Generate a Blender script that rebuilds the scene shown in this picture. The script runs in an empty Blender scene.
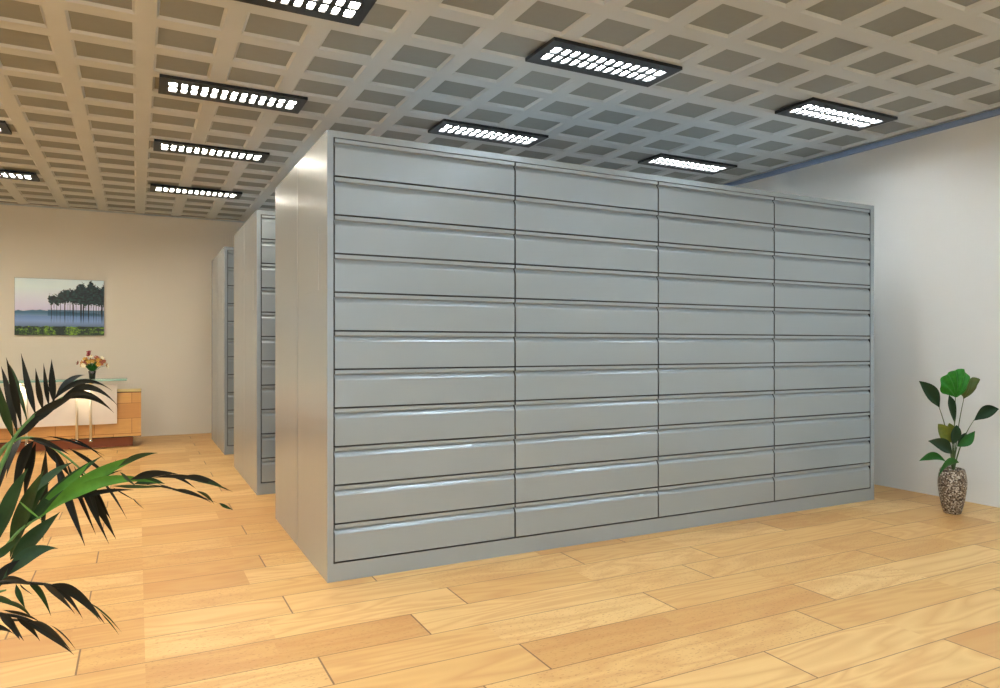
import bpy, bmesh, math, random
from mathutils import Vector, Matrix
random.seed(7)
S = bpy.context.scene
C = S.collection

# ------------------------------------------------------------------ camera model
FPX, CH, HY = 708.0, 1.3, 346.0
ANG = math.atan(363 / 708)
sn, cs = math.sin(ANG), math.cos(ANG)
def at(px, py, d):
    """world point seen at a given picture place, d metres in front of the camera"""
    u = (px - 500) / FPX
    return Vector((d * (sn + u * cs), d * (cs - u * sn), CH - d * (py - HY) / FPX))

cam_d = bpy.data.cameras.new('camera'); cam = bpy.data.objects.new('camera', cam_d); C.objects.link(cam)
cam_d.sensor_fit = 'HORIZONTAL'; cam_d.sensor_width = 36; cam_d.lens = 36 * FPX / 1000
cam_d.shift_y = 0.002; cam_d.clip_start = 0.05; cam_d.clip_end = 60
cam.location = (0, 0, CH); cam.rotation_euler = (math.pi / 2, 0, -ANG)
S.camera = cam
S.view_settings.view_transform = 'Standard'; S.view_settings.look = 'None'
S.view_settings.gamma = 1; S.view_settings.use_curve_mapping = False
S.view_settings.exposure = 0.24

# ------------------------------------------------------------------ materials
def lin(c):
    return tuple(((v / 255) / 12.92 if v / 255 <= 0.04045 else ((v / 255 + 0.055) / 1.055) ** 2.4) for v in c)
class NT:
    def __init__(s, name):
        s.m = bpy.data.materials.new(name); s.m.use_nodes = True
        s.t = s.m.node_tree; s.n = s.t.nodes; s.b = s.n['Principled BSDF']
    def node(s, typ, **kw):
        n = s.n.new(typ)
        for k, v in kw.items():
            if k.startswith('i_'):
                key = k[2:]; key = int(key) if key.isdigit() else key
                s.link(v, n.inputs[key])
            else: setattr(n, k, v)
        return n
    def link(s, v, inp):
        if isinstance(v, bpy.types.NodeSocket): s.t.links.new(v, inp)
        else: inp.default_value = v
    def math(s, op, a, b=0.0, c=0.0):
        n = s.n.new('ShaderNodeMath'); n.operation = op
        for i, v in enumerate((a, b, c)): s.link(v, n.inputs[i])
        return n.outputs[0]
    def mix(s, f, a, b, blend='MIX'):
        n = s.n.new('ShaderNodeMix'); n.data_type = 'RGBA'; n.blend_type = blend
        s.link(f, n.inputs[0])
        for i, v in ((6, a), (7, b)):
            if isinstance(v, tuple) and len(v) == 3: v = (*v, 1)
            s.link(v, n.inputs[i])
        return n.outputs[2]
    def noise(s, vec, scale, detail=3, rough=0.5, dist=0.0):
        n = s.n.new('ShaderNodeTexNoise')
        if vec is not None: s.link(vec, n.inputs['Vector'])
        n.inputs['Scale'].default_value = scale; n.inputs['Detail'].default_value = detail
        n.inputs['Roughness'].default_value = rough; n.inputs['Distortion'].default_value = dist
        return n.outputs[0]
    def ramp(s, f, stops):
        n = s.n.new('ShaderNodeValToRGB'); s.link(f, n.inputs[0])
        cr = n.color_ramp
        while len(cr.elements) < len(stops): cr.elements.new(0.5)
        for e, (p, c) in zip(cr.elements, stops):
            e.position = p; e.color = (*c, 1) if len(c) == 3 else c
        return n.outputs[0]
    def bump(s, h, strength=0.2, dist=0.01):
        n = s.n.new('ShaderNodeBump'); s.link(h, n.inputs['Height'])
        n.inputs['Strength'].default_value = strength; n.inputs['Distance'].default_value = dist
        s.t.links.new(n.outputs[0], s.b.inputs['Normal'])

def plain(name, rgb, rough=0.5, metal=0.0, var=0.06, scale=8, spec=0.5, coat=0.0, bump=0.0):
    t = NT(name); c = lin(rgb)
    tc = t.node('ShaderNodeTexCoord').outputs['Object']
    n = t.noise(tc, scale, 4)
    col = t.mix(n, tuple(v * (1 - var) for v in c), tuple(min(1, v * (1 + var)) for v in c))
    t.link(col, t.b.inputs['Base Color'])
    t.b.inputs['Roughness'].default_value = rough; t.b.inputs['Metallic'].default_value = metal
    t.b.inputs['Specular IOR Level'].default_value = spec
    t.b.inputs['Coat Weight'].default_value = coat
    if bump: t.bump(t.noise(tc, scale * 6, 4), bump, 0.005)
    return t.m
def emis(name, rgb, strength):
    t = NT(name)
    t.b.inputs['Base Color'].default_value = (0.8, 0.8, 0.8, 1)
    t.b.inputs['Emission Color'].default_value = (*rgb, 1)
    t.b.inputs['Emission Strength'].default_value = strength
    return t.m

M = {}
M['paint'] = plain('grey_metal_paint', (158, 169, 177), 0.26, 0.32, 0.015, 3, spec=0.6)
M['gap_shade'] = plain('dark_gap_shade', (24, 26, 28), 0.6)  # black shade of the drawer gaps, put into the colour
M['wall'] = plain('wall_paint', (220, 215, 202), 0.75, var=0.02, scale=1.5)
M['wall_r'] = plain('right_wall_paint', (220, 222, 220), 0.75, var=0.02, scale=1.5)
M['beam'] = plain('ceiling_grid_metal', (190, 195, 195), 0.45, var=0.07, scale=3)
M['cell'] = plain('ceiling_panel', (136, 139, 134), 0.7, var=0.05, scale=20)
M['trim'] = plain('blue_trim', (134, 154, 186), 0.5)
M['black'] = plain('black_fixture_metal', (22, 23, 25), 0.45)
M['terracotta'] = plain('terracotta_laminate', (168, 92, 52), 0.5)
M['white'] = plain('white_lacquer', (226, 220, 214), 0.35)
M['chrome'] = plain('brushed_chrome', (205, 205, 200), 0.25, 1.0)
M['satin'] = plain('satin_steel', (228, 222, 205), 0.35, 0.6)
M['vase_dark'] = plain('dark_glass_vase', (26, 22, 16), 0.15, coat=0.5)
M['soil'] = plain('soil', (50, 38, 28), 0.95, bump=0.8, scale=20)
M['pot_clay'] = plain('brown_clay_pot', (120, 84, 58), 0.6)
M['lamp_warm'] = emis('warm_spot_lens', (1, 0.82, 0.5), 25)
def leafm(name, a, b, rough=0.5, scale=14):
    t = NT(name)
    tc = t.node('ShaderNodeTexCoord').outputs['Object']
    n = t.noise(tc, scale, 4, 0.6)
    t.link(t.mix(n, lin(a), lin(b)), t.b.inputs['Base Color'])
    t.b.inputs['Roughness'].default_value = rough; t.b.inputs['Specular IOR Level'].default_value = 0.25
    return t.m
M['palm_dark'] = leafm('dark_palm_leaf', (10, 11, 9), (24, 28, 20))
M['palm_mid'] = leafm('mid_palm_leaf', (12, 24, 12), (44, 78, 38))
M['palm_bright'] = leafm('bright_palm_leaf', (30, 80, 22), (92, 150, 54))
M['palm_stem'] = leafm('palm_stem', (70, 112, 66), (110, 150, 90))
M['leaf_dark'] = leafm('dark_leaf', (16, 40, 24), (34, 66, 38))
M['leaf_mid'] = leafm('mid_leaf', (30, 86, 34), (48, 112, 46))
M['leaf_bright'] = leafm('bright_leaf', (14, 70, 16), (50, 140, 36), scale=40)
M['leaf_brown'] = leafm('brownish_leaf', (34, 84, 28), (96, 84, 40))
M['leaf_yellow'] = leafm('yellow_tinged_leaf', (30, 80, 40), (140, 140, 50))
M['stem'] = leafm('stem_green', (60, 84, 50), (96, 110, 70))
M['fl_red'] = plain('red_petals', (158, 44, 54), 0.6)
M['fl_pink'] = plain('dusky_pink_petals', (164, 92, 70), 0.6)
M['fl_yellow'] = plain('yellow_petals', (204, 164, 72), 0.6)
M['fl_cream'] = plain('cream_petals', (244, 236, 206), 0.6)
M['fl_orange'] = plain('orange_petals', (206, 140, 72), 0.6)

# light panels: warm over the aisle, neutral over the cabinets
M['tube_warm'] = emis('warm_light_panel', (1.0, 0.91, 0.76), 92)
M['tube_day'] = emis('daylight_white_light_panel', (0.80, 0.92, 1.0), 84)
M['tube_cool'] = emis('cool_light_panel', (0.94, 0.98, 1.0), 64)

# pebbled pot
t = NT('pebbled_pot'); tc = t.node('ShaderNodeTexCoord').outputs['Object']
v = t.node('ShaderNodeTexVoronoi'); t.link(tc, v.inputs['Vector']); v.inputs['Scale'].default_value = 105
sep = t.node('ShaderNodeSeparateColor'); t.link(v.outputs['Color'], sep.inputs[0])
t.link(t.ramp(sep.outputs[0], [(0.0, lin((50, 36, 28))), (0.4, lin((104, 88, 72))), (0.72, lin((150, 136, 118))), (1.0, lin((214, 208, 196)))]), t.b.inputs['Base Color'])
t.b.inputs['Roughness'].default_value = 0.35; t.b.inputs['Metallic'].default_value = 0.25
t.bump(v.outputs['Distance'], 0.8, 0.006); M['pebble'] = t.m

# glass counter
t = NT('green_glass')
t.b.inputs['Base Color'].default_value = (*lin((150, 206, 192)), 1); t.b.inputs['Roughness'].default_value = 0.05
t.b.inputs['Alpha'].default_value = 0.6; M['glass'] = t.m
t = NT('added_window_glass')
t.b.inputs['Base Color'].default_value = (0.9, 0.95, 1, 1); t.b.inputs['Roughness'].default_value = 0.02
t.b.inputs['Alpha'].default_value = 0.12; M['pane'] = t.m

# wood floor: beech strips running along X, three-row pattern
def wood_floor():
    t = NT('beech_floor'); PL, PW = 1.70, 0.2705
    pos = t.node('ShaderNodeNewGeometry').outputs['Position']
    sx = t.node('ShaderNodeSeparateXYZ'); t.link(pos, sx.inputs[0]); X, Y = sx.outputs[0], sx.outputs[1]
    yy = t.math('DIVIDE', t.math('ADD', Y, -2.71 + PW * 30), PW)
    row = t.math('FLOOR', yy); fy = t.math('SUBTRACT', yy, row)
    r3 = t.math('MODULO', row, 3.0)     # 0 : joint .674, 1 : joint 1.18, 2 : joint 1.48
    e1 = t.math('COMPARE', r3, 1.0, 0.1); e2 = t.math('COMPARE', r3, 2.0, 0.1)
    off = t.math('ADD', 0.674, t.math('ADD', t.math('MULTIPLY', e1, 0.506), t.math('MULTIPLY', e2, 0.81)))
    xx = t.math('DIVIDE', t.math('ADD', t.math('SUBTRACT', X, off), PL * 10), PL)
    col = t.math('FLOOR', xx); fx = t.math('SUBTRACT', xx, col)
    # every board is glued from two lengths of different tone
    cut = t.math('GREATER_THAN', fx, t.math('ADD', 0.45, t.math('MULTIPLY', e1, 0.17)))
    # pattern repeats seam
    seam = t.math('FLOOR', t.math('DIVIDE', t.math('ADD', X, -0.03 + 51), 5.1))
    ident = t.math('ADD', t.math('ADD', t.math('MULTIPLY', row, 7.13), t.math('MULTIPLY', col, 3.71)), t.math('MULTIPLY', seam, 11.9))
    id2 = t.math('ADD', ident, t.math('MULTIPLY', cut, 1.37))
    wn = t.node('ShaderNodeTexWhiteNoise', noise_dimensions='1D'); t.link(id2, wn.inputs['W']); rnd = wn.outputs['Value']
    wn2 = t.node('ShaderNodeTexWhiteNoise', noise_dimensions='1D'); t.link(t.math('ADD', id2, 55.5), wn2.inputs['W']); rnd2 = wn2.outputs['Value']
    cb = t.node('ShaderNodeCombineXYZ')
    t.link(t.math('MULTIPLY', X, 0.55), cb.inputs[0]); t.link(t.math('MULTIPLY', Y, 3.2), cb.inputs[1]); t.link(t.math('MULTIPLY', rnd, 40.0), cb.inputs[2])
    g = t.noise(cb.outputs[0], 1.3, 2, 0.5, 0.6)
    rings = t.math('FRACT', t.math('MULTIPLY', g, 8.0))
    cb2 = t.node('ShaderNodeCombineXYZ')
    t.link(t.math('MULTIPLY', X, 5.0), cb2.inputs[0]); t.link(t.math('MULTIPLY', Y, 60.0), cb2.inputs[1]); t.link(rnd, cb2.inputs[2])
    fine = t.noise(cb2.outputs[0], 1.6, 4, 0.65)
    base = t.ramp(rnd2, [(0.0, lin((190, 146, 88))), (0.35, lin((206, 166, 104))), (0.7, lin((220, 186, 126))), (1.0, lin((198, 156, 94)))])
    c = t.mix(t.math('MULTIPLY', t.math('POWER', t.math('PINGPONG', rings, 0.5), 1.3), 1.15), base, lin((176, 120, 66)))
    c = t.mix(t.math('MULTIPLY', fine, 0.32), c, lin((196, 142, 84)))
    # beech flecks on some boards
    cb3 = t.node('ShaderNodeCombineXYZ')
    t.link(t.math('MULTIPLY', X, 45.0), cb3.inputs[0]); t.link(t.math('MULTIPLY', Y, 120.0), cb3.inputs[1])
    fl = t.math('GREATER_THAN', t.noise(cb3.outputs[0], 1.0, 1, 0.5), 0.64)
    c = t.mix(t.math('MULTIPLY', fl, t.math('MULTIPLY', t.math('GREATER_THAN', rnd, 0.55), 0.45)), c, lin((150, 98, 54)))
    # joints
    ly = t.math('LESS_THAN', t.math('MINIMUM', fy, t.math('SUBTRACT', 1.0, fy)), 0.009)
    lx = t.math('LESS_THAN', t.math('MINIMUM', fx, t.math('SUBTRACT', 1.0, fx)), 0.0022)
    j = t.math('MAXIMUM', t.math('MULTIPLY', ly, 0.95), lx)
    c = t.mix(t.math('MULTIPLY', j, 0.8), c, lin((84, 54, 30)))
    t.link(c, t.b.inputs['Base Color'])
    t.b.inputs['Roughness'].default_value = 0.42; t.b.inputs['Specular IOR Level'].default_value = 0.35
    return t.m
M['floor'] = wood_floor()

def desk_wood():
    t = NT('desk_wood'); tc = t.node('ShaderNodeTexCoord').outputs['Object']
    sx = t.node('ShaderNodeSeparateXYZ'); t.link(tc, sx.inputs[0])
    cb = t.node('ShaderNodeCombineXYZ'); t.link(t.math('ADD', sx.outputs[0], 0.2), cb.inputs[0]); t.link(t.math('ADD', sx.outputs[2], 0.02), cb.inputs[1])
    b = t.node('ShaderNodeTexBrick'); t.link(cb.outputs[0], b.inputs['Vector'])
    b.inputs['Color1'].default_value = (*lin((232, 184, 112)), 1); b.inputs['Color2'].default_value = (*lin((208, 152, 84)), 1)
    b.inputs['Mortar'].default_value = (*lin((150, 96, 48)), 1); b.inputs['Scale'].default_value = 1
    b.inputs['Brick Width'].default_value = 0.42; b.inputs['Row Height'].default_value = 0.195; b.inputs['Mortar Size'].default_value = 0.003
    cb2 = t.node('ShaderNodeCombineXYZ'); t.link(t.math('MULTIPLY', sx.outputs[0], 3.0), cb2.inputs[0]); t.link(t.math('MULTIPLY', sx.outputs[2], 40.0), cb2.inputs[1])
    n = t.noise(cb2.outputs[0], 1.5, 4)
    t.link(t.mix(t.math('MULTIPLY', n, 0.5), b.outputs[0], lin((168, 112, 58))), t.b.inputs['Base Color'])
    t.b.inputs['Roughness'].default_value = 0.4
    return t.m
M['desk_wood'] = desk_wood()
M['desk_top'] = plain('desk_top_lit_yellow', (226, 200, 120), 0.4)  # yellow light on the desk top, put into its colour

# ------------------------------------------------------------------ mesh helpers
class MB:
    def __init__(s): s.v = []; s.f = []; s.mi = []; s.sm = []
    def add(s, vs, fs, mi=0, smooth=False):
        o = len(s.v); s.v += [tuple(v) for v in vs]
        for f in fs: s.f.append(tuple(i + o for i in f)); s.mi.append(mi); s.sm.append(smooth)
    def box(s, a, b, mi=0):
        x0, y0, z0 = a; x1, y1, z1 = b
        s.add([(x0, y0, z0), (x1, y0, z0), (x1, y1, z0), (x0, y1, z0), (x0, y0, z1), (x1, y0, z1), (x1, y1, z1), (x0, y1, z1)],
              [(0, 3, 2, 1), (4, 5, 6, 7), (0, 1, 5, 4), (1, 2, 6, 5), (2, 3, 7, 6), (3, 0, 4, 7)], mi)
    def tube(s, pts, rad, n=8, mi=0):
        pts = [Vector(p) for p in pts]
        if not isinstance(rad, (list, tuple)): rad = [rad] * len(pts)
        vs = []; fs = []
        for i, p in enumerate(pts):
            d = (pts[min(i + 1, len(pts) - 1)] - pts[max(i - 1, 0)]).normalized()
            a = d.cross(Vector((0, 0, 1)))
            if a.length < 1e-3: a = d.cross(Vector((1, 0, 0)))
            a.normalize(); b = d.cross(a)
            for k in range(n):
                t_ = 2 * math.pi * k / n; vs.append(p + (a * math.cos(t_) + b * math.sin(t_)) * rad[i])
        for i in range(len(pts) - 1):
            for k in range(n):
                fs.append((i * n + k, i * n + (k + 1) % n, (i + 1) * n + (k + 1) % n, (i + 1) * n + k))
        fs.append(tuple(range(n))[::-1]); fs.append(tuple((len(pts) - 1) * n + k for k in range(n)))
        s.add(vs, fs, mi, True)
    def lathe(s, prof, n=32, c=(0, 0), mi=0):
        vs = []; fs = []
        for r, z in prof:
            for k in range(n):
                t_ = 2 * math.pi * k / n; vs.append((c[0] + r * math.cos(t_), c[1] + r * math.sin(t_), z))
        for i in range(len(prof) - 1):
            for k in range(n):
                fs.append((i * n + k, i * n + (k + 1) % n, (i + 1) * n + (k + 1) % n, (i + 1) * n + k))
        fs.append(tuple(range(n))[::-1]); fs.append(tuple((len(prof) - 1) * n + k for k in range(n)))
        s.add(vs, fs, mi, True)
    def build(s, name, mats, parent=None, bevel=0.0, loc=None):
        me = bpy.data.meshes.new(name); me.from_pydata(s.v, [], s.f)
        for m in (mats if isinstance(mats, (list, tuple)) else [mats]): me.materials.append(m)
        for p, mi, sm in zip(me.polygons, s.mi, s.sm): p.material_index = mi; p.use_smooth = sm
        me.update()
        o = bpy.data.objects.new(name, me); C.objects.link(o)
        if parent is not None: o.parent = parent
        if loc is not None: o.location = loc
        if bevel:
            md = o.modifiers.new('bevel', 'BEVEL'); md.width = bevel; md.segments = 2; md.limit_method = 'ANGLE'
        return o
def empty(name, loc=(0, 0, 0), rz=0.0):
    o = bpy.data.objects.new(name, None); o.empty_display_size = 0.1; C.objects.link(o)
    o.location = loc; o.rotation_euler = (0, 0, rz); return o
def tag(o, label, cat, group=None):
    o['label'] = label; o['category'] = cat
    if group: o['group'] = group
    return o
def struct(o): o['kind'] = 'structure'; return o
def copy_tree(o, parent=None):
    c = o.copy(); C.objects.link(c); c.parent = parent
    for ch in list(o.children): copy_tree(ch, c)
    return c

# ------------------------------------------------------------------ room shell
XL, XR, YF, YB, ZC = -4.6, 6.17, -2.6, 11.4, 3.2
m = MB(); m.box((XL - .15, YF - .15, -0.1), (XR + .15, YB + .15, 0)); struct(m.build('floor', M['floor']))
m = MB(); m.box((XL - .15, YB, 0), (XR + .15, YB + .15, ZC + .15)); struct(m.build('wall_back', M['wall']))
m = MB(); m.box((XR, YF, 0), (XR + .15, YB, ZC + .15)); struct(m.build('wall_right', M['wall_r']))
m = MB(); m.box((XL - .15, YF, 0), (XL, YB, ZC + .15)); struct(m.build('wall_left', M['wall']))
wx0, wx1, wz0, wz1 = -3.6, 1.5, 1.25, 2.85
m = MB()
m.box((XL - .15, YF - .15, 0), (wx0, YF, ZC + .15)); m.box((wx1, YF - .15, 0), (XR + .15, YF, ZC + .15))
m.box((wx0, YF - .15, 0), (wx1, YF, wz0)); m.box((wx0, YF - .15, wz1), (wx1, YF, ZC + .15))
struct(m.build('wall_front', M['wall']))
win = struct(empty('added_window_1', (0, 0, 0)))  # unseen window, added to let cool light onto the cabinet fronts
m = MB()
for i in range(5):
    x = wx0 + (wx1 - wx0) * i / 4; m.box((max(wx0, x - .03), YF - .1, wz0), (min(wx1, x + .03), YF - .04, wz1))
m.box((wx0, YF - .1, wz0), (wx1, YF - .04, wz0 + .06)); m.box((wx0, YF - .1, wz1 - .06), (wx1, YF - .04, wz1))
m.build('added_window_frame', M['white'], win)
m = MB(); m.box((wx0 + .01, YF - .075, wz0 + .01), (wx1 - .01, YF - .067, wz1 - .01)); m.build('pane', M['pane'], win)

# coffered metal ceiling
def ceiling():
    m = MB(); px, py = 0.4655, 0.438; bx, by = 0.07, 0.076; dep = 0.016; sl = 0.016
    xs = [0.045 + px * i for i in range(-10, 14)]; ys = [2.434 + py * j for j in range(-12, 22)]
    xs = [x for x in xs if XL - .1 < x < XR + px]; ys = [y for y in ys if YF - py < y < YB + py]
    for i in range(len(xs) - 1):
        for j in range(len(ys) - 1):
            o = (xs[i], ys[j], xs[i + 1], ys[j + 1])
            a = (o[0] + bx - sl, o[1] + by - sl, o[2] - bx + sl, o[3] - by + sl)
            b = (o[0] + bx, o[1] + by, o[2] - bx, o[3] - by)
            def q(r, z): return [(r[0], r[1], z), (r[2], r[1], z), (r[2], r[3], z), (r[0], r[3], z)]
            vs = q(o, ZC) + q(a, ZC) + q(b, ZC + dep)
            f1 = [(k + 4, (k + 1) % 4 + 4, (k + 1) % 4, k) for k in range(4)]
            f2 = [(k + 8, (k + 1) % 4 + 8, (k + 1) % 4 + 4, k + 4) for k in range(4)]
            m.add(vs, f1 + f2, 0); m.add(q(b, ZC + dep), [(3, 2, 1, 0)], 1)
    m.box((XL - .5, YF - .5, ZC + dep + .02), (XR + .5, YB + .5, ZC + dep + .1), 0)
    return m.build('ceiling', [M['beam'], M['cell']])
struct(ceiling())
m = MB(); m.box((XR - .035, YF, ZC - .045), (XR, YB, ZC)); struct(m.build('trim_1', M['trim']))
m = MB(); m.box((XL, YB - .02, ZC - .02), (XR - .035, YB, ZC)); struct(m.build('trim_2', M['beam']))

# ------------------------------------------------------------------ ceiling lights
def make_light(tube):
    r = empty('ceiling_light')
    L, W, z0, z1 = 1.02, 0.365, -0.022, 0.0
    fx, fy = 0.066, 0.085
    m = MB()
    m.box((-L/2, -W/2, z0), (L/2, -W/2 + fy, z1)); m.box((-L/2, W/2 - fy, z0), (L/2, W/2, z1))
    m.box((-L/2, -W/2 + fy, z0), (-L/2 + fx, W/2 - fy, z1)); m.box((L/2 - fx, -W/2 + fy, z0), (L/2, W/2 - fy, z1))
    m.box((-L/2 + fx, -W/2 + fy, -.0035), (L/2 - fx, W/2 - fy, 0))
    m.build('frame', M['black'], r)
    m = MB(); n = 13; x0, x1 = -L/2 + fx, L/2 - fx
    for i in range(1, n):
        x = x0 + (x1 - x0) * i / n; m.box((x - .016, -W/2 + fy, z0 + .002), (x + .016, W/2 - fy, z0 + .009))
    m.box((x0, -.013, z0 + .002), (x1, .013, z0 + .009))
    m.build('louvre', M['black'], r)
    m = MB(); m.box((x0, -W/2 + fy, -.009), (x1, W/2 - fy, -.004)); m.build('light_panel', tube, r)
    return r
rowsY = [(9.42, 'nearest the back wall'), (7.40, 'second from the back wall'), (5.66, 'third from the back wall'), (3.90, 'fourth from the back wall'),
         (2.1, 'fifth from the back wall'), (0.3, 'sixth from the back wall'), (-1.5, 'nearest the added window')]
colsX = [(-3.7, 'beside the left wall', 'w'), (-1.5, 'on the desk side', 'w'), (0.65, 'along the aisle', 'w'),
         (2.79, 'over the cabinets', 'c'), (5.10, 'beside the right wall', 'c')]
protos = {'w': make_light(M['tube_warm']), 'c': make_light(M['tube_cool']), 'd': make_light(M['tube_day'])}
used = {'w': False, 'c': False, 'd': False}
vis = {(0.65, 3.90): 'black louvred ceiling light cut off by the top edge of the picture',
       (0.65, 5.66): 'black louvred ceiling light nearest of the three in line over the aisle',
       (0.65, 7.40): 'black louvred ceiling light over the aisle, middle of three in line',
       (0.65, 9.42): 'small black louvred ceiling light farthest of three in line over the aisle',
       (-1.5, 7.40): 'black louvred ceiling light at the left picture edge, upper of two, only its end showing',
       (-1.5, 9.42): 'black louvred ceiling light at the left picture edge above the landscape picture, lower of two',
       (2.79, 3.90): 'large black louvred ceiling light in front of and above the middle of the front cabinet',
       (2.79, 5.66): 'black louvred ceiling light just over the front cabinet top, left of two',
       (5.10, 3.90): 'black louvred ceiling light beside the right wall and its blue trim',
       (5.10, 5.66): 'black louvred ceiling light peeking over the cabinet top towards the right wall'}
for x, cn, k in colsX:
    for y, rn in rowsY:
        kk = 'd' if y < 3 and x > 0 else k
        o = protos[kk] if not used[kk] else copy_tree(protos[kk])
        used[kk] = True
        o.location = (x, y, ZC - 0.0005)
        tag(o, vis.get((x, y), 'black louvred ceiling light %s, %s' % (cn, rn)), 'ceiling light', 'louvred ceiling lights')

# ------------------------------------------------------------------ drawer cabinets
X0, CW, CD, CHT = 0.928, 4.622, 0.812, 2.487
FL, FT, FB = 0.034, 0.037, 0.100
GAP = 0.009; FR = 0.049
RW = (CHT - FT - FB - GAP / 2) / 11; KW = (CW - FL - FR - GAP * .7) / 4
def make_drawer():
    w = KW - GAP; h = RW - GAP
    # cross-section : y inward positive
    grip = [(0.0, 0.0), (0.0, -0.019), (0.002, -0.0215), (0.016, -0.0225), (0.0172, -0.0245), (0.0155, -0.028), (0.0110, -0.0345), (0.0065, -0.041), (0.0030, -0.047), (0.0008, -0.052), (0.0, -0.056)]
    def ext(prof, back, top, bot):
        p = prof + [(back, prof[-1][1]), (back, prof[0][1])]; n = len(p)
        vs = [(0, y, z) for y, z in p] + [(w, y, z) for y, z in p]
        fs = [(i, (i + 1) % n, (i + 1) % n + n, i + n) for i in range(n)]
        fs += [tuple(range(n))[::-1], tuple(range(n, 2 * n))]
        m = MB(); m.add(vs, fs)
        for q in range(n - 1, n + 2): m.mi[q] = 1  # edge faces coloured black so the gaps read as shade
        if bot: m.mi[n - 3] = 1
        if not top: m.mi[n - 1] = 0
        return m
    d = ext([(0, -0.056), (0, -h)], 0.024, False, True).build('drawer', [M['paint'], M['gap_shade']])
    g = ext(grip, 0.024, True, False).build('handle', [M['paint'], M['gap_shade']], d)
    return d
def make_unit(drawers=True):
    r = empty('drawer_cabinet')
    m = MB()
    # shell with an open front, local origin at front left bottom corner
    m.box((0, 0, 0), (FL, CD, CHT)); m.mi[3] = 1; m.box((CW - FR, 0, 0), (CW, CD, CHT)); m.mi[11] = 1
    m.box((FL, 0, CHT - FT), (CW - FR, CD, CHT)); m.mi[12] = 1; m.box((FL, 0, 0), (CW - FR, CD, FB)); m.mi[19] = 1  # inner faces of the shell blackened as gap shade
    m.box((FL, CD - .02, FB), (CW - FR, CD, CHT - FT))
    b = m.build('carcass', [M['paint'], M['gap_shade']], r)
    m = MB(); m.box((FL + .001, 0.026, FB + .001), (CW - FR - .001, 0.05, CHT - FT - .001)); m.build('gap_shade_sheet', M['gap_shade'], r)  # dark sheet added behind the drawers, stands in for shade in the gaps
    m = MB(); m.box((-0.002, 0.21, 1.62), (0, 0.60, 1.985)); m.build('label_holder', M['paint'], r, bevel=0.001)
    return r
proto_u = make_unit(); proto_d = make_drawer()
first_d = [True]
where = ['front cabinet', 'middle cabinet', 'rear cabinet']
labs = [('large grey steel drawer cabinet in front, four columns of eleven long drawers', 'grey steel cabinet backing onto the front cabinet, farther half of that block'),
        ('grey steel drawer cabinet in the middle block, one column of drawers showing', 'grey steel cabinet forming the farther half of the middle block'),
        ('grey steel drawer cabinet farthest down the aisle with narrow strip of drawers showing', 'grey steel cabinet closest to the back wall, only its narrow side panel showing')]
for k in range(3):
    Y0 = 3.886 + k * 2.57
    u = proto_u if k == 0 else copy_tree(proto_u)
    u.location = (X0, Y0, 0); tag(u, labs[k][0], 'drawer cabinet', 'back-to-back drawer cabinets')
    units = u
    r = None
    r = proto_u.copy(); C.objects.link(r)
    for ch in list(proto_u.children):
        if ch.name.startswith('carcass') or ch.name.startswith('gap_shade_sheet'):
            c = ch.copy(); C.objects.link(c); c.parent = r
    r.location = (X0 + CW, Y0 + 2 * CD + 0.010, 0); r.rotation_euler = (0, 0, math.pi)
    tag(r, labs[k][1], 'drawer cabinet', 'back-to-back drawer cabinets')
    if k == 0: keep = []
    for i in range(4):
        for j in range(11):
            if k == 0 and i == 0 and j == 0: d = proto_d
            else:
                d = proto_d.copy(); C.objects.link(d)
                for ch in list(proto_d.children):
                    c = ch.copy(); C.objects.link(c); c.parent = d
            keep.append((d, u))
            d.location = (FL + KW * i + GAP * .85, 0.0, CHT - FT - RW * j - GAP / 2)
for d, u in keep: d.parent = u

# ------------------------------------------------------------------ reception desk
DY = 10.30
desk = tag(empty('reception_desk', (-0.7, DY + .3, 0)), 'wooden reception desk with white front panel and terracotta plinth by the back wall', 'reception desk')
def dbox(name, a, b, mat, parent=desk, bevel=0.0):
    o = desk.location if parent is desk else desk.location
    m = MB(); m.box((a[0] - o[0], a[1] - o[1], a[2]), (b[0] - o[0], b[1] - o[1], b[2])); return m.build(name, mat, parent, bevel)
dbox('plinth', (-2.2, DY + .12, 0), (-0.048, DY + .58, .128), M['terracotta'])
body = dbox('body', (-2.3, DY, .138), (.047, DY + .6, .700), M['desk_wood'])
dbox('edge_strip', (-2.302, DY - .003, .128), (.050, DY + .602, .138), M['black'], desk)
dbox('edge_strip', (-2.302, DY - .003, .700), (.050, DY + .602, .710), M['black'], desk)
dbox('worktop', (-2.3, DY, .710), (.047, DY + .6, .716), M['desk_top'])
dbox('front_panel', (-1.75, DY - .09, .315), (-.226, DY - .05, .813), M['white'], desk, 0.004)
dbox('panel_spacer', (-1.2, DY - .05, .45), (-1.1, DY, .55), M['chrome'], desk)
dbox('panel_spacer', (-.5, DY - .05, .45), (-.4, DY, .55), M['chrome'], desk)
gl = dbox('glass_top', (-2.05, DY - .26, .864), (-.113, DY + .12, .886), M['glass'], desk, 0.003)
for px_ in (-1.32, -1.18, -.662, -.513):
    m = MB(); x = px_ - desk.location[0]; y = DY - .135 - desk.location[1]
    m.tube([(x, y, .118), (x, y, .868)], .014, 12); p = m.build('support_pole', M['satin'], desk)
    m = MB(); m.lathe([(.012, .820), (.030, .826), (.030, .856), (.02, .868)], 16, (x, y)); m.build('clamp', M['chrome'], p)
    m = MB(); m.lathe([(.018, .105), (.022, .112), (.022, .128), (.013, .134)], 16, (x, y)); m.build('foot', M['chrome'], p)
    m = MB(); m.box((x - .012, y, .14), (x + .012, y + .137, .16)); m.build('bracket', M['chrome'], p)
m = MB()
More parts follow.
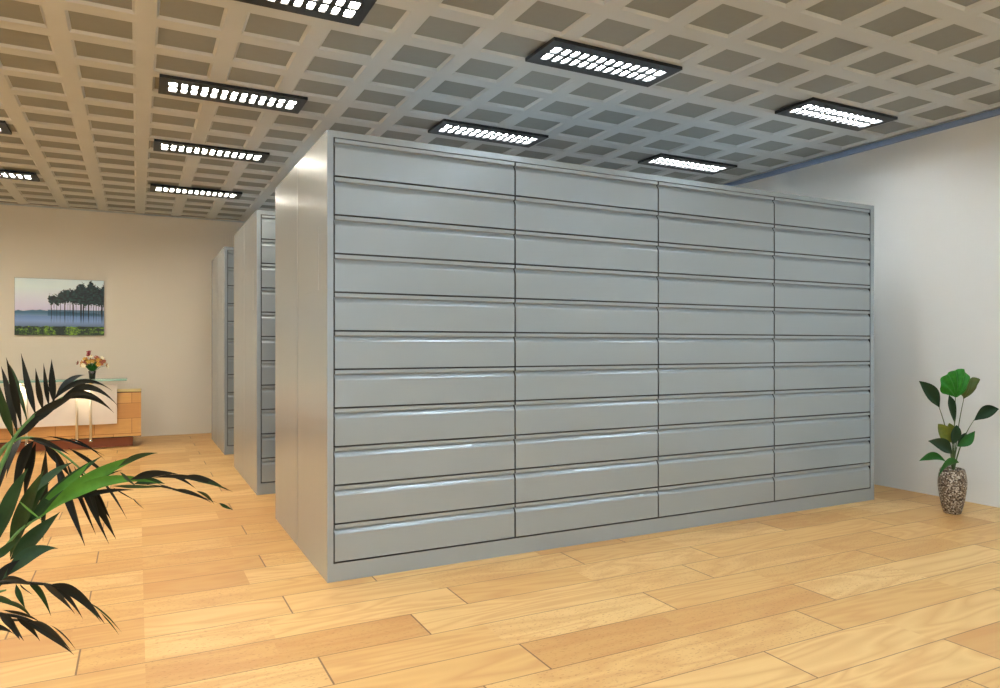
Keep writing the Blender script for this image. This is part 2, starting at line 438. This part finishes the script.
for i, px_ in enumerate((-1.25, -.59)):
    x = px_ - desk.location[0]; y = DY - .115 - desk.location[1]
    m = MB(); m.lathe([(.020, .842), (.028, .848), (.028, .868)], 16, (x, y)); sp = m.build('downlight', M['chrome'], desk)
    m = MB(); m.lathe([(.017, .838), (.017, .842)], 16, (x, y)); m.build('lens', M['lamp_warm'], sp)
    ld = bpy.data.lights.new('desk_spot', 'SPOT'); ld.energy = 9; ld.color = (1, .80, .48); ld.spot_size = 1.9; ld.spot_blend = .6; ld.shadow_soft_size = .015
    lo = bpy.data.objects.new('desk_spot', ld); C.objects.link(lo); lo.location = (px_, DY - .117, .832); lo.rotation_euler = (0, 0, 0)

# flowers on the glass
fv = tag(empty('flower_vase', (-.50, DY - .06, .8865)), 'small dark vase of red, yellow and cream flowers standing on the glass desk top', 'flower vase')
m = MB(); m.lathe([(.030, 0), (.034, .004), (.037, .06), (.046, .10), (.043, .10), (.034, .06), (.03, .012)], 20); m.build('vase', M['vase_dark'], fv)
m = MB(); tips = []
for i in range(60):
    a = random.random() * 6.283; rr = .15 * math.sqrt(random.random()); z = .185 + .10 * (1 - (rr / .15) ** 2) * random.uniform(.4, 1) + random.uniform(-.03, .02)
    p = Vector((rr * math.cos(a) + .01, rr * math.sin(a), z)); tips.append(p)
    q = Vector((.02 * math.cos(a), .02 * math.sin(a), .09)); mid = (p + q) / 2 + Vector((0, 0, .02))
    m.tube([q, mid, p], .0022, 5)
tips += [Vector((-.035, 0, .315)), Vector((-.035, 0, .335)), Vector((-.04, .01, .295)), Vector((-.15, 0, .20)), Vector((.165, 0, .155))]
for i in range(46):
    a = random.random() * 6.283; l = random.uniform(.05, .11); q = Vector((.02 * math.cos(a), .02 * math.sin(a), .09))
    t2 = q + Vector((l * .8 * math.cos(a), l * .8 * math.sin(a), l)); s2 = Vector((-math.sin(a), math.cos(a), 0)) * .014; md2 = (q + t2) / 2 + Vector((0, 0, .01))
    m.add([q, md2 + s2, t2, md2 - s2], [(0, 1, 2, 3)])
m.build('foliage', M['leaf_mid'], fv)
def flower_mesh():
    m = MB()
    for k in range(6):
        a = k * math.pi / 3; d = Vector((math.cos(a), math.sin(a), .35)).normalized(); s2 = Vector((-math.sin(a), math.cos(a), 0))
        m.add([Vector((0, 0, 0)), d * .014 + s2 * .008, d * .024 + Vector((0, 0, .003)), d * .014 - s2 * .008, d * .012 + Vector((0, 0, -.004))],
              [(0, 1, 4), (1, 2, 4), (2, 3, 4), (3, 0, 4), (0, 3, 2, 1)])
    m.lathe([(.001, -.004), (.006, 0), (.006, .006), (.002, .010)], 8); return m
fm = {}
kinds = ['fl_yellow', 'fl_pink', 'fl_yellow', 'fl_orange', 'fl_cream', 'fl_pink', 'fl_orange']
for i, p in enumerate(tips):
    k = kinds[i % 7]
    if i >= 60: k = ['fl_red', 'fl_red', 'fl_red', 'fl_pink', 'fl_cream'][i - 60]
    if k not in fm: fm[k] = o = flower_mesh().build('flower', M[k], fv)
    else: o = fm[k].copy(); C.objects.link(o)
    o.location = p; out = Vector((p.x, p.y - .05, (p.z - .15) * .8)).normalized()
    o.rotation_euler = out.to_track_quat('Z', 'Y').to_euler(); sc_ = random.uniform(1.15, 1.6); o.scale = (sc_,) * 3

# ------------------------------------------------------------------ landscape picture
def picture():
    NX, NZ = 260, 190; W, H = 1.041, .765
    import mathutils.noise as mn
    def nz(x, y, s=0): return mn.noise(Vector((x, y, s)))
    def mixc(a, b, f): f = max(0, min(1, f)); return tuple(a[i] + (b[i] - a[i]) * f for i in range(3))
    top = [(.34, .60), (.38, .71), (.44, .68), (.50, .78), (.57, .83), (.62, .80), (.68, .86), (.72, .93), (.80, .90), (.86, .97), (.92, .88), (.95, .84), (1, .93)]
    bot = [(.34, .62), (.38, .58), (.45, .53), (.52, .57), (.62, .58), (.70, .55), (.78, .53), (.86, .56), (1, .52)]
    def interp(tb, u):
        if u <= tb[0][0]: return tb[0][1]
        for (a, b), (c, d) in zip(tb, tb[1:]):
            if u <= c: return b + (d - b) * (u - a) / (c - a)
        return tb[-1][1]
    trunks = [(.40, .004, 1), (.43, .003, .6), (.46, .003, .5), (.50, .004, .7), (.55, .006, 1), (.585, .003, .6), (.61, .003, .7), (.645, .007, 1), (.68, .003, .6),
              (.735, .010, 1), (.765, .008, 1), (.79, .003, .6), (.82, .008, 1), (.85, .003, .6), (.88, .004, .8), (.91, .004, .8), (.94, .003, .7), (.975, .010, 1)]
    def colr(u, v):
        sky = mixc((214, 212, 244), (232, 250, 255), (v - .45) / .4)
        sky = mixc(sky, (196, 224, 240), max(0, (v - .75) * 2) * (.5 + .5 * nz(u * 3, v * 5)))
        c = sky
        hz = .415 + .02 * nz(u * 14, 1.3) + (.03 if u > .03 else 0) * (1 - abs(u - .27) / .4)
        if v < hz: c = mixc((118, 150, 196), (66, 112, 142), (v - .34) / .06)
        if u > .36 and v < .45: c = mixc(c, (26, 74, 104), .7 * max(0, min(1, (v - .30) / .08)))
        if v < .34 + .015 * nz(u * 30, 2): c = mixc((150, 178, 228), (104, 140, 196), (v - .17) / .17)
        if v < .25: c = mixc((96, 120, 160), c, (v - .16) / .09)
        for x, w, s in trunks:
            if abs(u - x - .003 * nz(v * 8, x * 9)) < w and .20 < v < .60: c = mixc(c, (10, 26, 42), s * min(1, (v - .20) / .20))
        if u > .345:
            tp = interp(top, u) + .05 * nz(u * 22, 5) + .05 * nz(u * 50, v * 50) + .02 * nz(u * 110, v * 110); bt = interp(bot, u) + .04 * nz(u * 24, 9) + .05 * nz(u * 50, v * 60, 3)
            if bt < v < tp and u > .355 + .03 * nz(v * 20, 3): c = mixc((4, 22, 30), (30, 74, 66), .35 + 1.1 * nz(u * 30, v * 34, 2) + .6 * nz(u * 70, v * 80, 6))
        gb = .155 + .02 * nz(u * 16, 4)
        if v < gb:
            g = .15 + .8 * nz(u * 22, v * 26, 7) + .8 * nz(u * 70, v * 60, 1) + .9 * nz(u * 7, 8)
            c = mixc((16, 40, 24), (140, 184, 44), g + .12)
        return lin(tuple(max(0, min(255, q)) for q in c))
    vs = []; cols = []
    for j in range(NZ + 1):
        for i in range(NX + 1):
            u, v = i / NX, j / NZ; vs.append(((u - .5) * W, -.026, (v - .5) * H)); cols.append(colr(u, v))
    m = MB(); m.add(vs, [(j * (NX + 1) + i, j * (NX + 1) + i + 1, (j + 1) * (NX + 1) + i + 1, (j + 1) * (NX + 1) + i) for j in range(NZ) for i in range(NX)])
    root = tag(empty('landscape_picture', (-.934, YB - .001, 1.832)), 'landscape picture of dark misty lakeside trees hanging on the back wall', 'picture')
    t = NT('picture_print'); a = t.node('ShaderNodeVertexColor', layer_name='print'); t.link(a.outputs[0], t.b.inputs['Base Color']); t.b.inputs['Roughness'].default_value = .4
    o = m.build('print', t.m, root)
    at_ = o.data.color_attributes.new('print', 'FLOAT_COLOR', 'POINT')
    for i, c in enumerate(cols): at_.data[i].color = (*c, 1)
    m = MB(); m.box((-W/2 - .002, -.0255, -H/2 - .002), (W/2 + .002, 0, H/2 + .002)); m.build('canvas_frame', M['black'], root)
picture()

# ------------------------------------------------------------------ leaves
def leaf(name, base, tip, w, mat, parent, side=None, arch=0.0, fold=.18, peak=.45, n=12, round_=1.0, curl=0.0):
    """blade from base to tip; side = direction of its width, arch = lift of the middle, in metres"""
    base, tip = Vector(base), Vector(tip); d = tip - base
    if side is None: side = d.cross(Vector((sn, cs, 0)))
    side = Vector(side); side = (side - d * (side.dot(d) / d.length_squared)).normalized()
    nrm = d.normalized().cross(side)
    vs = []; fs = []
    for i in range(n + 1):
        t_ = i / n; c = base.lerp(tip, t_) + Vector((0, 0, arch * 4 * t_ * (1 - t_))) + nrm * (curl * 4 * t_ * (1 - t_))
        k = t_ / peak if t_ < peak else (1 - t_) / (1 - peak)
        ww = w * .5 * max(.02, math.sin(max(0, k) * math.pi / 2) ** round_)
        for q in (-1, -.5, 0, .5, 1):
            vs.append(c + side * ww * q + nrm * (abs(q) * ww * fold * 2))
    for i in range(n):
        for k in range(4): a = i * 5 + k; fs.append((a, a + 1, a + 6, a + 5))
    m = MB(); m.add(vs, fs, 0, True)
    o = m.build(name, mat)
    if parent is not None:
        o.parent = parent
        o.data.transform(Matrix.Translation(-PO[0]))
    return o
PO = [Vector((0, 0, 0))]

def smooth(pts, k=5):
    out = []; P = [pts[0]] + pts + [pts[-1]]
    for i in range(1, len(P) - 2):
        for j in range(k):
            t_ = j / k; a, b, c, d = P[i - 1], P[i], P[i + 1], P[i + 2]
            out.append(.5 * ((2 * b) + (c - a) * t_ + (2 * a - 5 * b + 4 * c - d) * t_ ** 2 + (3 * b - 3 * c + d - a) * t_ ** 3))
    return out + [pts[-1]]

# ---- potted plant by the right wall
pp = tag(empty('potted_plant', (5.645, 3.296, 0)), 'broad-leaved green plant in a pebbled oval pot on the floor by the right wall', 'potted plant')
PO[0] = Vector((5.645, 3.296, 0))
m = MB(); m.lathe([(.052, 0), (.058, .004), (.072, .05), (.086, .12), (.097, .20), (.099, .25), (.092, .305), (.084, .340), (.076, .350), (.068, .343), (.078, .315), (.085, .28)], 40)
m.build('pot', M['pebble'], pp)
m = MB(); m.lathe([(.001, .30), (.078, .30), (.078, .312), (.05, .322), (.001, .326)], 24); m.build('soil', M['soil'], pp)
d0 = 5.5
ct = Vector((5.652, 3.292, .32))
def pstem(px, py, dd=0.0, bend=.03):
    tip = at(px, py, d0 + dd); m = MB(); o = PO[0]
    b = ct + (tip - ct) * .02; mid = (b + tip) / 2; mid = Vector((ct.x * .45 + mid.x * .55, ct.y * .45 + mid.y * .55, mid.z + bend))
    pts = []
    for i in range(9):
        t_ = i / 8; pts.append((b * (1 - t_) ** 2 + mid * 2 * t_ * (1 - t_) + tip * t_ * t_) - o)
    m.tube(pts, [.006 - .0035 * i / 8 for i in range(9)], 6); m.build('stem', M['stem'], pp)
R = Vector((cs, -sn, 0)); F = Vector((sn, cs, 0)); U = Vector((0, 0, 1))
def pleaf(b, t_, w, mat, dd=0, dt=0, side=None, **k): leaf('leaf', at(b[0], b[1], d0 + dd), at(t_[0], t_[1], d0 + dt), w, M[mat], pp, side, **k)
# stems
pstem(939, 407, .0); pstem(955.5, 397, -.05); pstem(964, 398, .06); pstem(974, 420, .05); pstem(950, 443, -.06); pstem(957, 447, .0); pstem(951, 454, -.1, .0); pstem(946, 462, -.08, .05); pstem(952, 440, .05, 0)
pleaf((939.5, 407.5), (919, 381), .105, 'leaf_dark', 0, -.05, arch=.02, fold=.25, peak=.45)
# large pleated fan leaf, built of overlapping lobes
fan = [(946.5, 394), (944.5, 389), (944, 383), (946, 378), (949.5, 375), (953, 373), (956, 371), (960, 370.3), (964, 369), (968, 369.5), (971, 373), (973.5, 377), (974, 382), (971, 387), (966, 392), (961, 396)]
def fan_leaf(base, rim, mat, dd):
    m = MB(); b0 = at(base[0], base[1], d0 + dd); n = 7; vs = []; fs = []
    rp = smooth([Vector((x, y, 0)) for x, y in rim], 3)
    for i, p in enumerate(rp):
        e = at(p.x, p.y, d0 + dd - .06 + .0)
        for k in range(n + 1):
            t_ = k / n; q = b0.lerp(e, t_); q = q + F * (.05 * t_ * t_ + .012 * t_ * math.sin(i * .9) - .05 * t_ * (1 - t_)); vs.append(q - PO[0])
    for i in range(len(rp) - 1):
        for k in range(n): a = i * (n + 1) + k; fs.append((a, a + 1, a + n + 2, a + n + 1))
    m.add(vs, fs, 0, True); return m.build('leaf', M[mat], pp)
fan_leaf((955.5, 397.5), fan, 'leaf_bright', -.05)
fan_leaf((963, 399), [(969, 396), (975, 392), (980, 388), (983.5, 383), (983.5, 379.5), (979, 377.5), (974, 379), (968, 384), (962, 393)], 'leaf_brown', .06)
pleaf((949, 395), (955, 424), .062, 'leaf_dark', -.06, -.02, fold=.2, peak=.3)
pleaf((974, 420.5), (999, 409), .10, 'leaf_dark', .05, 0, arch=.035, fold=.25)
pleaf((950, 443), (938, 424), .10, 'leaf_yellow', -.06, -.12, fold=.2, peak=.55, round_=.7)
pleaf((952, 443), (949, 423), .085, 'leaf_yellow', -.02, -.05, fold=.2, peak=.55, round_=.7)
pleaf((953, 444), (956.5, 425), .08, 'leaf_dark', -.08, -.1, fold=.2, peak=.55, round_=.7)
pleaf((957, 446.5), (975, 431), .082, 'leaf_mid', 0, -.02, arch=-.01, fold=.25, peak=.5)
pleaf((957, 446.5), (966, 433), .07, 'leaf_dark', .02, .04, fold=.25, peak=.55, round_=.8)
pleaf((952, 454), (928, 441), .095, 'leaf_dark', -.1, -.2, arch=.03, fold=.25, peak=.42)
pleaf((946, 462), (919, 461), .062, 'leaf_mid', -.08, -.14, arch=.045, fold=.2, peak=.6)
pleaf((959, 462.5), (938.5, 477), .10, 'leaf_mid', -.12, -.17, side=R * .6 + U * .6, arch=.035, fold=.2, peak=.45, round_=.7)

# ---- palm at the left edge
PX, PY = -0.86, 2.95
palm = tag(empty('potted_palm', (PX, PY, 0)), 'potted palm with arching dark and bright green fronds reaching in from the left edge', 'potted palm')
PO[0] = Vector((PX, PY, 0))
m = MB(); m.lathe([(.12, 0), (.135, .005), (.17, .24), (.18, .26), (.18, .29), (.165, .29), (.158, .26), (.15, .22)], 32); m.build('pot', M['pot_clay'], palm)
m = MB(); m.lathe([(.001, .2), (.15, .22), (.152, .25), (.05, .262), (.001, .265)], 24); m.build('soil', M['soil'], palm)
crown = Vector((PX, PY, .25))
def frond(pts, leaflets, mat, dd=2.25, smat='palm_stem', w0=.009):
    path = [crown + Vector((random.uniform(-.04, .04), random.uniform(-.04, .04), 0))]
    path += [at(p[0], p[1], p[2] if len(p) > 2 else dd) for p in pts]
    sp = smooth(path); m = MB()
    m.tube([p - PO[0] for p in sp], [w0 * (1 - .75 * i / (len(sp) - 1)) for i in range(len(sp))], 7)
    fr = m.build('frond', M[smat], palm)
    for L in leaflets:
        (bx, by), (tx, ty), w = L[0], L[1], L[2]; arch = L[3] if len(L) > 3 else 0.0
        mt = L[4] if len(L) > 4 else mat; db = L[5] if len(L) > 5 else dd; dt = L[6] if len(L) > 6 else db + random.uniform(-.12, .12)
        o = leaf('leaflet', at(bx, by, db), at(tx, ty, dt), w * .8, M[mt], palm, None, arch=arch, fold=random.uniform(.1, .25), peak=.38, n=14, round_=1.15)
        o.parent = fr
    return fr
# upper frond
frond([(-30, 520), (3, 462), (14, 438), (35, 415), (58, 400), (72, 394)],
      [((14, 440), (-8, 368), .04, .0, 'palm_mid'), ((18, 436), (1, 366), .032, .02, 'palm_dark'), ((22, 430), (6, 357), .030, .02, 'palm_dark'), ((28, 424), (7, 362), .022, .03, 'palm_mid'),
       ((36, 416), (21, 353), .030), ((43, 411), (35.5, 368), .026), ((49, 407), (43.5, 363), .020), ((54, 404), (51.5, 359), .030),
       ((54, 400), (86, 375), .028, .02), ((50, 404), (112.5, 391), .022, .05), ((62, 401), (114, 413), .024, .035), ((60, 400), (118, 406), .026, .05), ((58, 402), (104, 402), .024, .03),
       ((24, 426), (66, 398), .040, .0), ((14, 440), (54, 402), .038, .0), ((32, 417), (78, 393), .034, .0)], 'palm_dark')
# drooping middle frond
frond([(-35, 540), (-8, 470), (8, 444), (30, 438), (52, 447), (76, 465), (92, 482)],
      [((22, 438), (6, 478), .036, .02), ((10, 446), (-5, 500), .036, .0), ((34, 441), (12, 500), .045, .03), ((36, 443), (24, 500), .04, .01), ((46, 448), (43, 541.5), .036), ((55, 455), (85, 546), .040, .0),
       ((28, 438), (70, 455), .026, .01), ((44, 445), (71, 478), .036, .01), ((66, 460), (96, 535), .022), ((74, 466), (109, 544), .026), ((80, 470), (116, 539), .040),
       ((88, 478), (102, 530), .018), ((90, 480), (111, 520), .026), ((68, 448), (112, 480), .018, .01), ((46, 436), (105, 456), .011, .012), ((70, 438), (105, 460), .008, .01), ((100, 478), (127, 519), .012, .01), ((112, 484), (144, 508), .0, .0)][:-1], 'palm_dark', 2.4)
# bright central frond
frond([(-40, 600, 2.1), (-5, 560, 2.1), (20, 530, 2.1), (42, 516, 2.1)],
      [((22, 532), (102, 456), .046, .02, 'palm_mid', 2.1), ((34, 520), (90, 462), .050, .0, 'palm_bright', 2.12), ((40, 518), (152, 454), .046, .03, 'palm_bright', 2.05, 2.0), ((44, 515), (160, 484), .04, .05, 'palm_bright', 2.02, 2.0),
       ((10, 558), (44, 470), .06, .02, 'palm_mid', 2.15), ((10, 560), (60, 512), .06, .0, 'palm_mid', 2.18), ((-4, 545), (28, 468), .06, .02, 'palm_mid', 2.2), ((18, 500), (44, 522), .010, 0, 'palm_bright', 2.0), ((140, 484), (220, 504), .006, .01, 'palm_dark', 2.0), ((112, 487), (136, 501), .005, .0, 'palm_dark', 2.0), ((158, 484), (184, 492), .006, .0, 'palm_dark', 2.0), ((24, 505), (74, 462), .034, .02, 'palm_mid', 2.15), ((16, 540), (50, 482), .040, .02, 'palm_mid', 2.12), ((30, 522), (122, 470), .030, .02, 'palm_mid', 2.08), ((70, 500), (134, 490), .018, .01, 'palm_dark', 2.06), ((120, 472), (136, 486), .014, .0, 'palm_mid', 2.0), ((184, 476), (222, 486), .012, .01, 'palm_dark', 2.0),
       ((118, 467), (158, 453), .020, .01, 'palm_mid', 2.0), ((112, 486), (165, 487), .012, .0, 'palm_mid', 2.0), ((130, 480), (178, 474), .026, .01, 'palm_dark', 2.0), ((134, 484), (165, 484), .026, .01, 'palm_mid', 2.0),
       ((152, 478), (233, 492), .015, .02, 'palm_dark', 2.0), ((165, 475), (196, 489), .012, .01, 'palm_dark', 2.0), ((172, 490), (212, 503), .015, .01, 'palm_dark', 2.0), ((190, 480), (229, 491), .016, .01, 'palm_mid', 2.0),
       ((196, 491), (214, 504), .018, .01, 'palm_mid', 2.0), ((219, 503), (233, 510), .012, .0, 'palm_mid', 2.0), ((133, 498), (144, 509), .012, .0, 'palm_dark', 2.0)], 'palm_bright')
# lower fronds
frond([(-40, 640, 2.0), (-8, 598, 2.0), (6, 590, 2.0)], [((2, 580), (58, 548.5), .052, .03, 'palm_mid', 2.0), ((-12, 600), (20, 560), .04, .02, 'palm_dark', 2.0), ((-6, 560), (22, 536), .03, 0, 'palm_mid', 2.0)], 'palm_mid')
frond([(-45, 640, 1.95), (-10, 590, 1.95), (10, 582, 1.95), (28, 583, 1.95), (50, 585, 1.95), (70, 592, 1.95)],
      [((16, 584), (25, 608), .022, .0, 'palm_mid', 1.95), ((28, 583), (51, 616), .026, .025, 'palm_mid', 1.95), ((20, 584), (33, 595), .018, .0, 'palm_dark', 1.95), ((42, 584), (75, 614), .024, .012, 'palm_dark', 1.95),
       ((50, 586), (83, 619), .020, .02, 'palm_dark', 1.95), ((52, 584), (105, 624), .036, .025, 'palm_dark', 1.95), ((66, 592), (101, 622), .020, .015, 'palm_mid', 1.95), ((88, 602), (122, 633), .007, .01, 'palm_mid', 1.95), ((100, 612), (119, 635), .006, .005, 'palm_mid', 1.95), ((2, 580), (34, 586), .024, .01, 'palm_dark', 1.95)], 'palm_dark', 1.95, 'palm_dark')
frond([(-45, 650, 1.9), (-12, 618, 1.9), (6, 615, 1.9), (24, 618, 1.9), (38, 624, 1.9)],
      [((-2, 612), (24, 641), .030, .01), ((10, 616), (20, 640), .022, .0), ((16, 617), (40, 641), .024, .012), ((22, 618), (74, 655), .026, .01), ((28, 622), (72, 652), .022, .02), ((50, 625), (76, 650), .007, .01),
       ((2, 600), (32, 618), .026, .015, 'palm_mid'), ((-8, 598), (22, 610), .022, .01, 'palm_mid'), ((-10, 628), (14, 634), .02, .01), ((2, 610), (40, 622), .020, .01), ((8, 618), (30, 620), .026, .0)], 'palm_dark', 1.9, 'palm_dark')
# fronds on the far side of the plant, reaching away from the aisle
for k, (dx, dy, hz) in enumerate([(-.75, .15, .95), (-.45, -.45, .9), (-.35, .6, 1.1), (-.6, -.15, 1.3)]):
    tipv = Vector((PX + dx, PY + dy, hz)); midv = crown.lerp(tipv, .5) + Vector((0, 0, .3))
    sp = smooth([crown, midv, tipv, tipv + Vector((dx * .3, dy * .3, -.12))]); m = MB()
    m.tube([p - PO[0] for p in sp], [.009 * (1 - .7 * i / (len(sp) - 1)) for i in range(len(sp))], 7); fr = m.build('frond', M['palm_stem'], palm)
    for i in range(5, len(sp) - 1):
        d = (sp[i + 1] - sp[i]).normalized(); s2 = d.cross(U).normalized()
        for q in (-1, 1):
            o = leaf('leaflet', sp[i], sp[i] + (d * .7 + s2 * q).normalized() * .28 + Vector((0, 0, -.07)), .03, M['palm_dark' if i % 2 else 'palm_mid'], palm, d, arch=.03); o.parent = fr

# ------------------------------------------------------------------ world and cool fill through the added window
w = bpy.data.worlds.new('world'); S.world = w; w.use_nodes = True
bgn = w.node_tree.nodes['Background']; bgn.inputs[0].default_value = (.55, .68, .85, 1); bgn.inputs[1].default_value = 0.6
ad = bpy.data.lights.new('cool_fill', 'AREA'); ad.shape = 'RECTANGLE'; ad.size = wx1 - wx0; ad.size_y = wz1 - wz0; ad.energy = 110; ad.color = (.66, .84, 1.0)  # added lamp outside that window, cool fill for the room
ao = bpy.data.objects.new('cool_fill', ad); C.objects.link(ao); ao.location = ((wx0 + wx1) / 2, YF - .3, (wz0 + wz1) / 2); ao.rotation_euler = (math.pi / 2, 0, 0)
